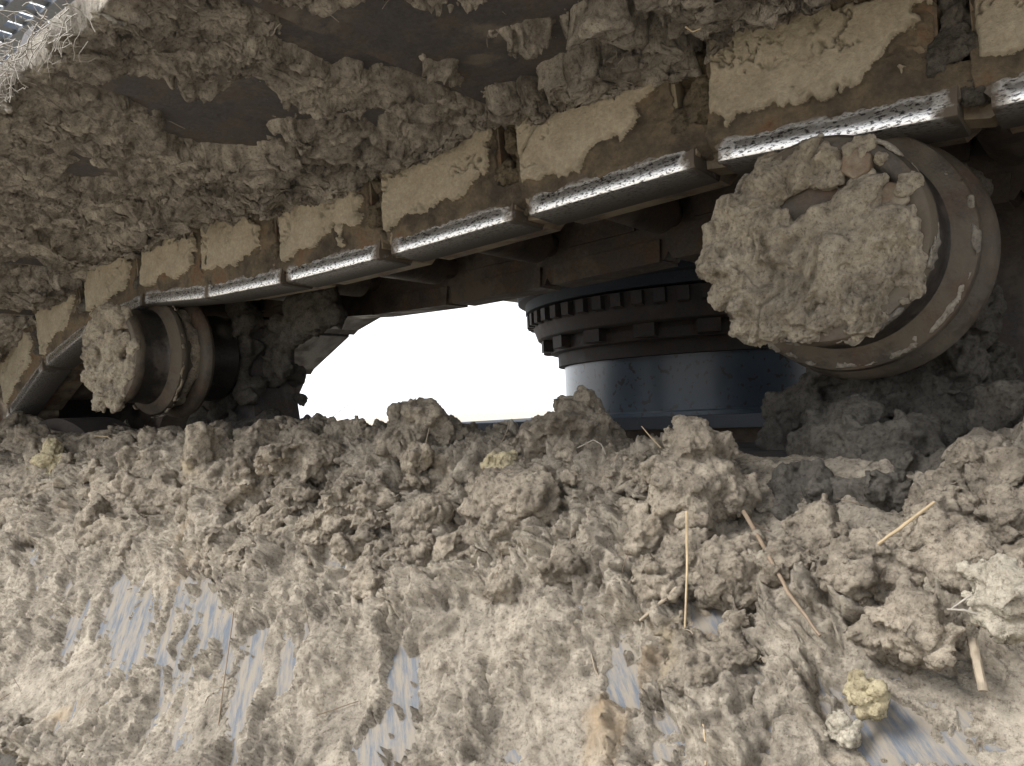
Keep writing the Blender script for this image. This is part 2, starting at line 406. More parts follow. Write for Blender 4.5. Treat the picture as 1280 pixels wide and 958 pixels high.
# ------------------------------------------------------------------ near track: path of the rail underside over the two carrier rollers
PITCH = .2
JOINTS = [(.517, .188), (.317, .190), (.117, .1905), (-.083, .1915), (-.283, .2005), (-.483, .1915), (-.683, .183), (-.882, .179), (-1.065, .182),
          (-1.24, .194), (-1.435, .171), (-1.625, .118), (-1.79, .035), (-1.90, -.105), (-1.935, -.28), (-1.88, -.46), (-1.74, -.60)]
track = thing('crawler_track', 'near excavator track with mud caked shoes and links over the rollers', 'crawler track', (-.4, .695, .19))

def link_body(outer=True):
    bm = bmesh.new()
    pts = [(-.097, .040), (-.094, .018), (-.086, .008), (.083, .008), (.093, .016), (.091, .036), (.086, .040), (.079, .052), (.077, .119), (-.099, .119)]
    prism(bm, pts, -.052, .040)
    prism(bm, [(.05, .032), (.108, .032), (.116, .045), (.116, .10), (.108, .119), (.05, .119)], -.031, .03)
    prism(bm, [(.08, .008), (.108, .004), (.122, .012), (.126, .028), (.118, .044), (.08, .044)], -.030, -.004)
    return bm_mesh('track_link', bm, True, .004, 3)
def rail_strip():
    bm = bmesh.new()
    prof = [(-.050, .036), (-.0545, .034), (-.0572, .030), (-.0588, .0250), (-.0605, .0200), (-.0626, .0110), (-.0633, .0045), (-.0624, .0012), (-.0600, .0002), (-.053, .0), (-.006, .0), (-.002, .006), (-.004, .036)]
    prism(bm, prof, -.088, .091, 'x')
    for v in bm.verts:
        if abs(abs(v.co.x) - .0895) < .003 and v.co.y < -.05: v.co.y += .0065; v.co.z += .002
    return bm_mesh('rail', bm, True, .0012, 2)
def inner_body():
    bm = bmesh.new()
    pts = [(-.108, .02), (-.098, .003), (.090, .003), (.100, .02), (.104, .06), (.098, .119), (-.112, .119), (-.116, .06)]
    prism(bm, pts, -.021, .021)
    prism(bm, [(-.09, 0), (.085, 0), (.088, .03), (-.093, .03)], -.027, .027)
    prism(bm, [(-.06, .05), (.05, .05), (.055, .10), (-.065, .10)], -.025, -.019)
    return bm_mesh('inner_link', bm, True, .004, 2)
LINK, RAILM, INNER = link_body(), rail_strip(), inner_body()
LINK.materials.append(LINK_STEEL); RAILM.materials.append(RAIL); INNER.materials.append(INNER_STEEL)
def pin():
    bm = bmesh.new(); lathe(bm, [(-.024, 0), (-.024, .017), (-.02, .017), (-.02, .03), (.24, .03), (.24, .017), (.36, .017), (.36, 0)], 32)
    return bm_mesh('pin_bushing', bm, True)
PIN = pin(); PIN.materials.append(INNER_STEEL)

def mud_cake(k, n, m):
    """dried mud pressed flat into the recess of one link, torn along its lower edge, with a crumbly lump in the slot at its right"""
    x = np.linspace(-.1, .112, n); z = np.linspace(.0135, .121, m); X, Z = np.meshgrid(x, z, indexing='ij'); X = X.ravel(); Z = Z.ravel()
    s = 10 + k * 5.3; P = np.stack([X, Z, np.zeros_like(X)], 1)
    w1 = fbm(P, 28, 4, s); w2 = fbm(P, 75, 4, s + 3); w3 = fbm(P, 190, 3, s + 6)
    # pane: a flat face that ends in a torn outline
    lo = .045 + .011 * w1 + .004 * w2 - .007 * sstep(.0, .05, -X) + .016 * sstep(.02, .07, X) * (1 + w1); hi = .109 + .010 * w1 + .004 * w2
    rt = .066 + .005 * w2 + .014 * w1 - 1.1 * (k == 1) * np.clip(.085 - Z, 0, 1) - .02 * (k == 4)
    edge = np.minimum(np.minimum(Z - lo, hi - Z), np.minimum(rt - X, X + .094 + .003 * w2))
    pane = sstep(-.001, .0022, edge)
    d1, d2 = worley(np.stack([X * 24 + .25 * w2, Z * 24 + .25 * w2, np.full_like(X, k * 3.1)], 1), s, True)
    crack = sstep(.055, .0, d2 - d1) * sstep(-.1, .3, vn(P * 30, s + 8))
    y_pane = -.0620 + .0018 * w1 + .0010 * w2 * sstep(.012, .0, edge) + .0003 * w3 + .0055 * crack - .05 * (Z - .075) * (Z < .075) * .1
    # upper slope of crumbs up to the shoe
    top = sstep(.094, .112, Z + .006 * w1)
    y_top = -.056 - .010 * top + .006 * w1 + .006 * w2 * top + .002 * w3
    # thin film below the pane
    film = -.0535 + .0022 * w2 + .0006 * w3 + .0015 * w1
    face = -.0552 - .0016 * w1 - .0009 * w1 + .0010 * w2 + .0006 * w3; face = face + .012 * sstep(.0225, .0155, Z + .0022 * w1 + .0012 * w2)
    kf = sstep(.062, .046, Z + .003 * w2); film = film * (1 - kf) + face * kf
    y = film * (1 - pane) + y_pane * pane
    y = np.where(Z > hi, np.minimum(film, y_top), y)
    # lump in the slot
    u = sstep(.076, .082, X) * sstep(.113, .104, X)
    lumpy = -.028 - .008 * u * sstep(.030, .045, Z) * sstep(.102, .085, Z + .01 * w1) + .008 * fbm(P, 60, 4, s + 11, .6, 'b') + .002 * w3
    y = np.where(X > .0765 + .002 * w2, np.where(Z < .042 + .003 * w1, face + .004 * sstep(.08, .10, X), lumpy), y)
    border = np.minimum(np.minimum(X + .1, .112 - X), np.minimum(Z - .0135, .121 - Z))
    y = np.where(border < .0012, -.015, y)
    V = np.stack([X + .0015 * w2, y, Z + .0015 * w3], 1)
    me = mesh_from('mud_cake', V, grid_faces(n, m)[:, ::-1])
    isp = np.clip(.5 + edge / .008, 0, 1) * sstep(.0785, .0745, X) * np.clip(.5 + (hi - Z) / .008, 0, 1)
    at_ = me.attributes.new('pressed', 'FLOAT', 'POINT'); at_.data.foreach_set('value', isp.astype(np.float32)); me.materials.append(MUD_LINK); return me

def shoe_mesh():
    bm = bmesh.new()
    prof = [(-.104, .112), (-.085, .1175), (.088, .1175), (.098, .128), (.112, .130), (.112, .140), (.094, .139), (.080, .130), (-.085, .130), (-.104, .124)]
    prism(bm, prof, -.432, .735)
    for gx in (-.06, .0, .06):
        prism(bm, [(gx - .012, .1295), (gx + .012, .1295), (gx + .007, .158), (gx - .007, .158)], -.40, .73)
    return bm_mesh('track_shoe', bm, False, .002, 1)
SHOE = shoe_mesh(); SHOE.materials.append(STEEL)

# places where the plate of a shoe is bare, given by where they lie (X, Y) under the shoes
BARE = [(*atz(x, y, .30)[:2], r) for x, y, r in ((265, 160, .05), (335, 130, .045), (475, 45, .055), (560, 50, .05), (640, 90, .04), (745, 55, .04), (180, 105, .03), (120, 210, .03), (700, 20, .04))]
def mud_crust(k, x0, z0, ang, n, m):
    """mud caked under one shoe; local frame of the shoe, hanging towards -z"""
    x = np.linspace(-.103, .103, n); y = np.linspace(-.438, -.035, m); X, Y = np.meshgrid(x, y, indexing='ij'); X = X.ravel(); Y = Y.ravel()
    wx = x0 + X * math.cos(ang); P = np.stack([wx, Y, np.zeros_like(X)], 1)
    a = fbm(P, 11, 4, 31, .55); P2 = P + .012 * np.stack([vn(P * 30, 40), vn(P * 30, 41), 0 * X], 1)
    b = fbm(P2, 38, 4, 33, .58, 'b'); c = fbm(P2 * np.array([1, .55, 1]), 150, 3, 36, .6, 'b')
    g = fbm(P2 * np.array([1, .8, 1]), 95, 4, 38, .62)
    t = .0075 + .010 * a + .0036 * b + .0020 * c + .0026 * g
    t += .017 * sstep(-.22, -.06, Y + .05 * a) * (1 - .3 * sstep(.2, -.6, a))          # build-up in the corner by the links
    t += .010 * sstep(-.40, -.436, Y)                                               # lip of mud on the outer edge
    yw = Y + .695
    for bx, by, r in BARE:
        d = np.sqrt(((wx - bx) / 1.25) ** 2 + ((yw - by) / 1.0) ** 2) / r + .55 * a + .18 * b
        t -= .026 * sstep(1.25, .65, d)
    w, w2_ = worley(P2 * 80, 3.0, True); t += .0042 * (.5 - w) * sstep(-.2, .4, vn(P * 14, 44))
    c1, c2 = worley(P2 * np.array([15, 11, 1]) + .35 * np.stack([g, c, 0 * X], 1), 7.0, True); t -= .006 * sstep(.07, 0, c2 - c1) * sstep(-.2, .3, vn(P * 12, 47))
    # dark seam where two shoes meet
    seam = np.minimum(X + .103, .103 - X) + .005 * fbm(P, 40, 3, 50)
    t -= .022 * sstep(.015, .004, seam) * sstep(-.5, .0, vn(P * 9, 52) + .4)
    t = np.where(t < -.003, -.003, t)
    bd = np.minimum(np.minimum(X + .103, .103 - X), np.minimum(Y + .438, -.035 - Y))
    t = np.where(bd < .0008, -.004, t)
    tt = np.clip(t, 0, 1) * .45
    V = np.stack([X + (.0015 + tt) * fbm(P2, 48, 4, 60) * (bd > .004), Y + (.0015 + tt) * fbm(P2, 48, 4, 64), .1172 - t], 1)
    return mesh_from('mud_crust', V, grid_faces(n, m)[:, ::-1])

def frame_of(a, b):
    """left joint b, right joint a -> middle and tilt about Y"""
    mx, mz = (a[0] + b[0]) / 2, (a[1] + b[1]) / 2
    ang = math.atan2(a[1] - b[1], a[0] - b[0]); return mx, mz, ang
for i in range(len(JOINTS) - 1):
    mx, mz, ang = frame_of(JOINTS[i], JOINTS[i + 1])
    vis = 2 <= i <= 11
    loc = (mx + .4, 0, mz - .19)
    lk = obj('track_link', LINK, None, track, loc, (0, -ang, 0))
    obj('rail', RAILM, None, lk)
    if vis:
        near = i <= 6
        mc = mud_cake(i - 3, 190 if i <= 5 else 110, 84 if i <= 5 else 48)
        obj('mud_cake', mc, None, lk)
        L = []
        for _ in range(17):
            z = rnd.uniform(.012, .115); sz = rnd.uniform(.006, .012)
            L.append(lump((rnd.uniform(.086, .112) - .10 * max(0, z - .09) + (.0 if z > .03 else .01), rnd.uniform(-.046, -.030) - .006 * (z > .05), z), (sz, sz * .8, sz * rnd.uniform(.8, 1.6))))
        for _ in range(7):
            sz = rnd.uniform(.008, .014); L.append(lump((rnd.uniform(.072, .092), rnd.uniform(-.052, -.044), rnd.uniform(.04, .06)), (sz * 1.1, sz * .6, sz * .8)))
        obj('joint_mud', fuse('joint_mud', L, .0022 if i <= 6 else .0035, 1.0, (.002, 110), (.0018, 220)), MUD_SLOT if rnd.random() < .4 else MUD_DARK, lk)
    if vis and i > 8: pass
    il = obj('inner_link', INNER, None, track, (loc[0], .295, loc[2]), (0, -ang, 0))
    a = JOINTS[i + 1]; obj('pin_bushing', PIN, None, track, (a[0] + .4 + .06 * math.sin(ang), .0, a[1] - .19 + .06), (0, -ang, 0))
    sh = obj('track_shoe', SHOE, None, track, (loc[0], 0, loc[2]), (0, -ang, 0))
    if 1 <= i <= 11:
        n, m = (140, 225) if i <= 7 else (95, 170)
        obj('mud_crust', mud_crust(i, mx, mz, ang, n, m), MUD_SHADE, sh)

# ------------------------------------------------------------------ track frame: sloping side, top, brackets of the rollers
A, B = np.array([.31, -.29]), np.array([.58, -.05])
SL = float(np.hypot(*(B - A))); SD = (B - A) / SL; SN = np.array([-SD[1], SD[0]])      # up the slope; outward normal
frame = thing('track_frame', 'near track frame of blue grey steel buried under mud', 'track frame', (-.9, .5, -.3))
fo = Vector((.9, -.5, .3))
bm = bmesh.new()
prism(bm, [(A[0], A[1]), (B[0], B[1]), (B[0] + .008, B[1] - .012), (A[0] + .012, A[1] - .010)], -2.3, .9, 'x')
obj('sloping_plate', bm_mesh('sloping_plate', bm), PAINT, frame, fo)
bm = bmesh.new(); box(bm, -2.3, .9, .582, .95, -.064, -.050)
obj('top_plate', bm_mesh('top_plate', bm, False, .002, 1), STEEL, frame, fo)
bm = bmesh.new(); box(bm, -2.3, .9, .345, .359, -.62, -.286)
obj('side_plate', bm_mesh('side_plate', bm, False, .002, 1), STEEL, frame, fo)
bm = bmesh.new(); box(bm, -2.3, .9, .94, .954, -.62, -.066)
obj('inner_plate', bm_mesh('inner_plate', bm, False, .002, 1), STEEL, frame, fo)

# patches where the paint shows through the mud: (X, up-slope, half width, half height)
PATCH = [(-1.183, .185, .030, .022), (-.941, .115, .018, .040), (-.884, .140, .030, .030), (-.90, .165, .03, .02), (-.768, .178, .034, .028), (-.705, .150, .022, .030), (-.745, .125, .014, .03),
         (-.60, .10, .012, .05), (-.446, .142, .011, .058), (-.425, .092, .022, .018), (-.264, .168, .009, .016), (-.237, .160, .007, .016), (-.115, .178, .026, .018), (-.81, .12, .05, .04),
         (-.66, .13, .012, .03), (-1.00, .13, .012, .04)]
THIN = [(-.86, .06, .10, .05), (-.38, .19, .05, .035), (-.29, .13, .05, .06), (-.09, .19, .06, .05), (-.45, .11, .04, .08), (-.62, .08, .05, .07), (-.48, .245, .05, .02), (-.85, .14, .16, .07), (-.03, .17, .05, .05)]
def build_coat():
    xs = [.13]
    while xs[-1] > -2.15: xs.append(xs[-1] - (.00125 + .00165 * max(0, min(1, (.1 - xs[-1]) / 1.4))))
    x = np.array(xs); m = 320; s = np.linspace(-.012, SL + .05, m)
    X, S = np.meshgrid(x, s, indexing='ij'); X = X.ravel(); S = S.ravel()
    lean = -.70 - .45 * sstep(-.4, -1.0, X)                                     # the smears lean over towards the left end
    Xs = X + lean * (SL - S)
    P = np.stack([X, S, 0 * X], 1)
    wv = np.stack([.014 * vn(P * 22, 70), .014 * vn(P * 22, 71), 0 * X], 1)
    Q = np.stack([Xs, S * .42, 0 * X], 1) + wv * np.array([1, .4, 1])
    big = fbm(P + wv, 9, 3, 72); smear = fbm(Q, 42, 4, 73, .58); ridge = fbm(Q, 75, 3, 76, .55, 'r')
    lump_ = fbm(P + wv, 40, 4, 78, .55, 'b'); grit = fbm(P + .5 * wv, 210, 3, 80, .6, 'b')
    w = worley((P + .4 * wv) * 95, 5.0)
    up = sstep(.17, .30, S + .05 * big)
    t = .0095 + .0085 * big + .0058 * smear + .0020 * ridge + up * (.010 + .008 * lump_ + .004 * big) + .0042 * lump_ * (1 - up)
    roughness = sstep(-.5, .3, big + .4 * smear) * (1 - .62 * sstep(.25, .13, S + .06 * big))
    t += (.0021 * grit + .0050 * (.5 - w)) * (.22 + .78 * roughness) + .0009 * fbm(Q + .4 * wv, 130, 4, 88, .62)
    t += .0034 * (.5 - worley((P + .3 * wv) * 190, 6.0)) * roughness + .0022 * vn(P * 330, 99) * roughness
    c1, c2 = worley((P * np.array([1.0, .55, 1]) + .5 * wv) * 26 + .3 * np.stack([smear, ridge, 0 * X], 1), 9.0, True)
    t -= .0060 * sstep(.085, 0, c2 - c1) * sstep(.0, .4, vn(P * 15, 97) + .3 * smear)
    # overlapping smears: thin layers with broken lower edges
    f1 = fbm(Q, 19, 5, 181, .5); f2 = fbm(Q + .3 * wv, 27, 5, 187, .52); f3 = fbm(P + 1.2 * wv, 17, 5, 191, .52)
    t += .0070 * sstep(-.04, .04, f1 - .05) + .0052 * sstep(-.045, .045, f2 - .12) + .0058 * sstep(-.035, .035, f3 - .15) - .0060
    dip = sstep(-.29, -.255, X) * sstep(-.085, -.115, X) * sstep(.26, .31, S); t = t * (1 - .8 * dip)
    q = np.stack([X + .010 * smear, S + .016 * smear], 1)
    for px, ps, rx, rs in THIN:
        d = np.sqrt(((q[:, 0] + lean * .0 - px) / rx) ** 2 + ((q[:, 1] - ps) / rs) ** 2)
        k = sstep(1.25, .55, d); t = t * (1 - .72 * k) + .0014 * k
    for px, ps, rx, rs in PATCH:
        d = np.sqrt(((q[:, 0] - lean * (S - ps) * .9 - px) / (rx * 1.2)) ** 2 + ((q[:, 1] - ps) / rs) ** 2) + .5 * smear + .25 * ridge + .22 * grit + .5 * (.5 - w)
        t -= .0145 * sstep(1.35, .62, d)
    t = np.maximum(t, -.0015)
    # lip at the lower edge, rounding over into the top
    t = np.where(S < -.008, -.006, t)
    over = np.clip(S - SL, 0, 1)
    py = A[0] + SD[0] * np.minimum(S, SL) + over; pz = A[1] + SD[1] * np.minimum(S, SL)
    ny = SN[0] * (1 - sstep(-.02, .03, S - SL)); nz = np.sqrt(1 - ny ** 2)
    # undercut: lumps sag down the slope
    sag = .006 * lump_ * up
    V = np.stack([X + .003 * vn(P * 90, 84), py + ny * t - SD[0] * sag, pz + nz * t - SD[1] * sag], 1)
    me = mesh_from('mud_coat', V, grid_faces(len(x), m)[:, ::-1])
    c = obj('mud_coat', me, MUD_COAT, frame, fo); c['kind'] = 'stuff'
    # mud on the recessed plate below the lower edge
    x = np.linspace(-1.9, .2, 260); s = np.linspace(-.62, -.292, 46); X, S = np.meshgrid(x, s, indexing='ij'); X = X.ravel(); S = S.ravel()
    P = np.stack([X, S, 0 * X], 1)
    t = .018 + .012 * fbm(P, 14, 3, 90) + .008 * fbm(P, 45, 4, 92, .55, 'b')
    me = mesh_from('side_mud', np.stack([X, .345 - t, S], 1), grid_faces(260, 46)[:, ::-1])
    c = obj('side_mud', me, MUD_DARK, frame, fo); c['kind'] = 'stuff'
build_coat()

L = []
for _ in range(170):
    x = rnd.uniform(-1.35, -.55); q = rnd.random(); s_ = rnd.uniform(.006, .016)
    L.append(lump((x, .316 + .022 * q - .006, -.288 - .012 * rnd.random() * (1 + q)), (s_ * 1.3, s_ * .8, s_ * .8)))
obj('edge_mud', fuse('edge_mud', L, .0024), MUD_COAT, frame, fo)
def build_bracket(cx, near):
    bm = bmesh.new()
    prism(bm, [(cx - .075, -.05), (cx + .075, -.05), (cx + .055, .06), (cx + .055, .165), (cx + .035, .19), (cx - .035, .19), (cx - .055, .165), (cx - .055, .06)], .812, .905)
    br = obj('roller_bracket', bm_mesh('roller_bracket', bm, True, .006, 2), STEEL, frame, fo)
    L = []
    for k in range(70):
        z = rnd.uniform(-.05, .20); y = rnd.uniform(.795, .92)
        x = cx + rnd.choice((-1, 1)) * rnd.uniform(.03, .07) if rnd.random() < .5 else cx + rnd.uniform(-.07, .07)
        if rnd.random() < .4: y = rnd.uniform(.795, .812)
        r = rnd.uniform(.012, .028) * (1.35 if z < .0 else 1)
        if z < .0: x = cx + rnd.uniform(-.12, .12)
        L.append(lump((x, y, z), (r, r * .8, r * rnd.uniform(.7, 1.6))))
    if not near:
        for px, py in ((362, 445), (372, 428), (385, 420), (398, 410), (412, 404), (430, 398), (388, 405), (405, 395), (362, 465)):
            q = at(px - 8, py - 4, .85); L.append(lump(q, (.024, .02, .020))); L.append(lump(q + np.array((-.03, .01, .02)), (.03, .025, .025)))
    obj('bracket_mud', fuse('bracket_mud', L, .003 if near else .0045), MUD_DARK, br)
for cx in (-.18, -1.272): build_bracket(cx, cx > -.5)

# ------------------------------------------------------------------ carrier rollers
def roller(cx, label, near):
    c = (cx, .6, .1153); t = thing('carrier_roller', label, 'roller', c, 'carrier rollers under the near track')
    n = 128 if near else 72
    bm = bmesh.new(); lathe(bm, [(.006, .0), (.006, .060), (.0015, .064), (.0, .068), (.0015, .0745), (.006, .0775), (.013, .0775), (.0165, .0755), (.0165, 0)], n)
    cap = obj('end_cap', bm_mesh('end_cap', bm, True), RUST if False else ROLLER_STEEL, t)
    bm = bmesh.new(); lathe(bm, [(.0168, .0), (.0168, .0735), (.022, .0742), (.048, .0752), (.0535, .078), (.0535, 0)], n)
    obj('outer_tread', bm_mesh('outer_tread', bm, True), TREAD_STEEL, t)
    bm = bmesh.new(); lathe(bm, [(.0537, 0), (.0537, .078), (.057, .083), (.060, .090), (.0635, .0945), (.069, .0958), (.0735, .0945), (.077, .091), (.080, .085), (.080, 0)], n)
    obj('outer_flange', bm_mesh('outer_flange', bm, True), ROLLER_STEEL, t)
    bm = bmesh.new(); lathe(bm, [(.0802, 0), (.0802, .083), (.098, .083), (.098, 0)], n)
    obj('groove', bm_mesh('groove', bm, True), ROLLER_STEEL, t)
    bm = bmesh.new(); lathe(bm, [(.0982, 0), (.0982, .088), (.101, .096), (.105, .1005), (.112, .1020), (.118, .099), (.121, .088), (.123, .078), (.123, 0)], n)
    obj('inner_flange', bm_mesh('inner_flange', bm, True), ROLLER_STEEL, t)
    bm = bmesh.new(); lathe(bm, [(.1232, 0), (.1232, .075), (.130, .0745), (.178, .0740), (.182, .070), (.182, .036), (.22, .036), (.22, 0)], n)
    obj('inner_tread', bm_mesh('inner_tread', bm, True), TREAD_STEEL, t)
    for (bx, bz) in ((.030, .050), (.052, .021), (-.056, .024)) if near else ((.03, .05), (.05, -.02)):
        bm = bmesh.new(); bmesh.ops.create_cone(bm, cap_ends=True, segments=6, radius1=.0125, radius2=.0115, depth=.012, matrix=Matrix.Rotation(math.pi / 2, 4, 'X'))
        obj('bolt', bm_mesh('bolt', bm, True, .002, 3), BOLT, cap, (bx, .003, bz), (0, rnd.uniform(0, 1), 0))
    if near:                                            # dabs of mud on and round the bolts
        L = []
        for bx, bz in ((.030, .050), (.052, .021)):
            for _ in range(9):
                a = rnd.uniform(0, 6.28); q = rnd.uniform(.006, .017); z = rnd.uniform(.0035, .007)
                L.append(lump((bx + q * math.cos(a), -.002 if q < .012 else .002, bz + q * math.sin(a)), (z, z * .7, z)))
        obj('bolt_mud', fuse('bolt_mud', L, .0012, 1.0, (.0012, 160), (.001, 300)), MUD_CAP, cap)
    # mud plastered over the cap: thick lumps dragged downwards, the rim bare at the upper right
    L = []; k = 0
    while len(L) < (240 if near else 130):
        a, r = rnd.uniform(0, 2 * math.pi), .082 * math.sqrt(rnd.random())
        x, z = r * math.cos(a), r * math.sin(a)
        if near:
            if x > .028 + .25 * (z + .05) * (z < .02) and r > .056 and z > -.06: continue
            if math.hypot(x - .030, z - .050) < .019 or math.hypot(x - .052, z - .021) < .019: continue
            if math.hypot((x + .006) / 1.7, z - .030) < .020: continue
            if z < -.064 or (z > .04 and r > .066): continue
            if r > .070 and not (x < -.02 and z < .02): continue
            if z < -.058 and x > .0: continue
        else:
            if x > .035 and r > .055: continue
        th = .007 if near else .010
        s = rnd.uniform(.005, .010) if rnd.random() < .55 else rnd.uniform(.010, .018); up = min(rnd.uniform(.9, 2.2), .017 / s)
        y = -rnd.uniform(.0, 1.0) * th * (1 - .3 * (r / .08) ** 2) + .004
        L.append(lump((x, y, z), (s, s * .75, s * up), rotm(0, rnd.uniform(-.2, .75), 0), .24, 2 if s < .008 else 3))
    # a base skin so that the lumps hang together
    for _ in range(150 if near else 60):
        a, r = rnd.uniform(0, 2 * math.pi), .069 * math.sqrt(rnd.random()); x, z = r * math.cos(a), r * math.sin(a)
        if near and (math.hypot(x - .030, z - .050) < .019 or math.hypot(x - .052, z - .021) < .019 or math.hypot((x + .006) / 1.7, z - .030) < .019 or x > .063): continue
        L.append(lump((x, .002, z), (.013, .0075, .013), rotm(0, rnd.uniform(0, 3), 0), .2))
    if near:      # overhang at the left lower rim
        for _ in range(30):
            a = rnd.uniform(math.radians(176), math.radians(216)); r = rnd.uniform(.062, .077); s = rnd.uniform(.006, .010)
            L.append(lump((r * math.cos(a), rnd.uniform(-.008, .006), r * math.sin(a)), (s, s, s * 1.2)))
        def folds(V, N):                                # dragged folds running down to the left
            q = np.stack([V[:, 0] * .93 - V[:, 2] * .36, V[:, 1] * .4, (V[:, 0] * .36 + V[:, 2] * .93) * .36], 1)
            q = q + .008 * np.stack([vn(V * 42, 301), 0 * V[:, 0], vn(V * 42, 303)], 1)
            h = .0075 * fbm(q, 58, 4, 305, .5, 'b') * sstep(-.45, .25, vn(V * 24, 308)) + .0035 * fbm(V, 34, 3, 310)
            V[:, 1] -= h * sstep(.2, .7, -N[:, 1]); return V
        me = fuse('mud_cover', L, .0011, 1.0, (.0013, 130), (.0006, 300), folds)
    else:
        for _ in range(30):
            a = rnd.uniform(math.radians(130), math.radians(270)); r = rnd.uniform(.03, .066); s = rnd.uniform(.008, .013)
            L.append(lump((r * math.cos(a), rnd.uniform(-.014, .002), r * math.sin(a)), (s, s, s * 1.1)))
        me = fuse('mud_cover', L, .0018, 1.0, (.0022, 130), (.0018, 220))
    obj('mud_cover', me, MUD_CAP, t)
    # mud packed on the flanges and in the groove
    L = []
    if near:
        for _ in range(120):
            a = rnd.uniform(0, 6.283); s = rnd.uniform(.003, .009)
            r, y = (rnd.uniform(.084, .094), .0612) if rnd.random() < .6 else (rnd.uniform(.0755, .078), rnd.uniform(.002, .012))
            L.append(lump((r * math.cos(a), y + (.0 if r > .08 else 0), r * math.sin(a)), (s * .5, .0016, s * 1.5) if r > .08 else (.0016, s * .7, s * 1.6), rotm(0, -a, 0), .45, 2))
    for _ in range(110 if near else 120):
        a = rnd.uniform(0, 2 * math.pi); y = rnd.choice((rnd.uniform(.082, .096),) * 2 + (rnd.uniform(.062, .072),))
        if near and y < .08: continue
        r = .083 if y > .08 else .0995; s = rnd.uniform(.005, .011) if y > .08 else rnd.uniform(.003, .005)
        L.append(lump((r * math.cos(a), y, r * math.sin(a)), (s * .55, s * .8, s * 1.9), rotm(0, -a, 0)))
    obj('flange_mud', fuse('flange_mud', L, .002 if near else .003, 1.0, (.0012, 150), (.001, 260)), MUD_SHADE if near else MUD, t)
    return t
roller(-.181, 'large near carrier roller, its face plastered with cracked grey mud', True)
roller(-1.272, 'distant carrier roller at the left, round end lumpy with mud', False)

# ------------------------------------------------------------------ idler inside the descending left end of the track
idl = thing('front_idler', 'dark idler wheel behind the far left carrier roller', 'idler', (-1.62, .695, -.30))
bm = bmesh.new(); lathe(bm, [(-.05, 0), (-.05, .30), (-.045, .325), (.045, .325), (.05, .30), (.05, 0)], 72)
obj('rim', bm_mesh('rim', bm, True), FAR_STEEL, idl)
bm = bmesh.new(); lathe(bm, [(-.09, 0), (-.09, .07), (.09, .07), (.09, 0)], 48)
obj('hub', bm_mesh('hub', bm, True), INNER_STEEL, idl)

# ------------------------------------------------------------------ far side of the machine
def lathe_z(bm, prof, n=96):
    lathe(bm, [(z, q) for z, q in prof], n)
    for v in bm.verts: v.co = Vector((v.co.x, -v.co.z, v.co.y))
SX, SY = -1.015, 2.27
body = thing('carbody', 'blue grey drum spattered with mud behind the gap, on a dark ledge', 'carbody', (SX, SY, -.03))
bo = Vector((-SX, -SY, .03))
bm = bmesh.new(); lathe_z(bm, [(0, 0), (0, .46), (.010, .46), (.014, .4445), (.155, .4445), (.155, 0)], 128)
obj('drum', bm_mesh('drum', bm, True), PANEL, body)
bm = bmesh.new(); box(bm, -1.95, 1.6, 1.755, 2.75, -.060, -.0305)
obj('deck_ledge', bm_mesh('deck_ledge', bm, False, .004, 2), BLUE_DARK, body, bo)
bm = bmesh.new(); box(bm, -1.8, 1.6, 1.80, 2.7, -.7, -.0605)
obj('frame_box', bm_mesh('frame_box', bm), INNER_STEEL, body, bo)
bm = bmesh.new(); box(bm, -.22, 1.6, 1.10, 1.754, -.7, .262)
obj('cross_beam', bm_mesh('cross_beam', bm, False, .01, 2), INNER_STEEL, body, bo)
ring = thing('slewing_ring', 'brown slewing ring with square bolt blocks above the spattered drum', 'slewing ring', (SX, SY, .126))
bm = bmesh.new(); lathe_z(bm, [(0, 0), (0, .463), (.036, .463), (.040, .484), (.078, .484), (.078, 0)], 128)
obj('lower_race', bm_mesh('lower_race', bm, True), FAR_STEEL, ring)
bm = bmesh.new(); lathe_z(bm, [(.0785, 0), (.0785, .515), (.083, .522), (.118, .534), (.158, .536), (.162, .528), (.162, 0)], 128)
obj('outer_race', bm_mesh('outer_race', bm, True), FAR_STEEL, ring)
bm = bmesh.new(); prism(bm, [(.47, .043), (.512, .045), (.512, .0775), (.47, .0775)], -.028, .028)
BLK = bm_mesh('bolt_block', bm, False, .003, 1); BLK.materials.append(FAR_STEEL)
for k in range(20): obj('bolt_block', BLK, None, ring, (0, 0, 0), (0, 0, k * 2 * math.pi / 20 + .1))
bm = bmesh.new(); prism(bm, [(.53, .118), (.553, .122), (.553, .155), (.53, .158)], -.014, .014)
TTH = bm_mesh('tooth', bm, False, .002, 1); TTH.materials.append(FAR_STEEL)
for k in range(60): obj('tooth', TTH, None, ring, (0, 0, 0), (0, 0, k * 2 * math.pi / 60))
upper = thing('upper_structure', 'dark underside of the machine above the slewing ring', 'machine body', (SX, SY, .2885))
bm = bmesh.new(); lathe_z(bm, [(0, 0), (0, .556), (.028, .556), (.032, .578), (.060, .578), (.060, 0)], 128)
obj('ring_flange', bm_mesh('ring_flange', bm, True), BLUE_DARK, upper)
bm = bmesh.new(); box(bm, -.555, 3.0, -.80, 1.4, .0605, .42)
obj('belly_plate', bm_mesh('belly_plate', bm, False, .01, 2), INNER_STEEL, upper)

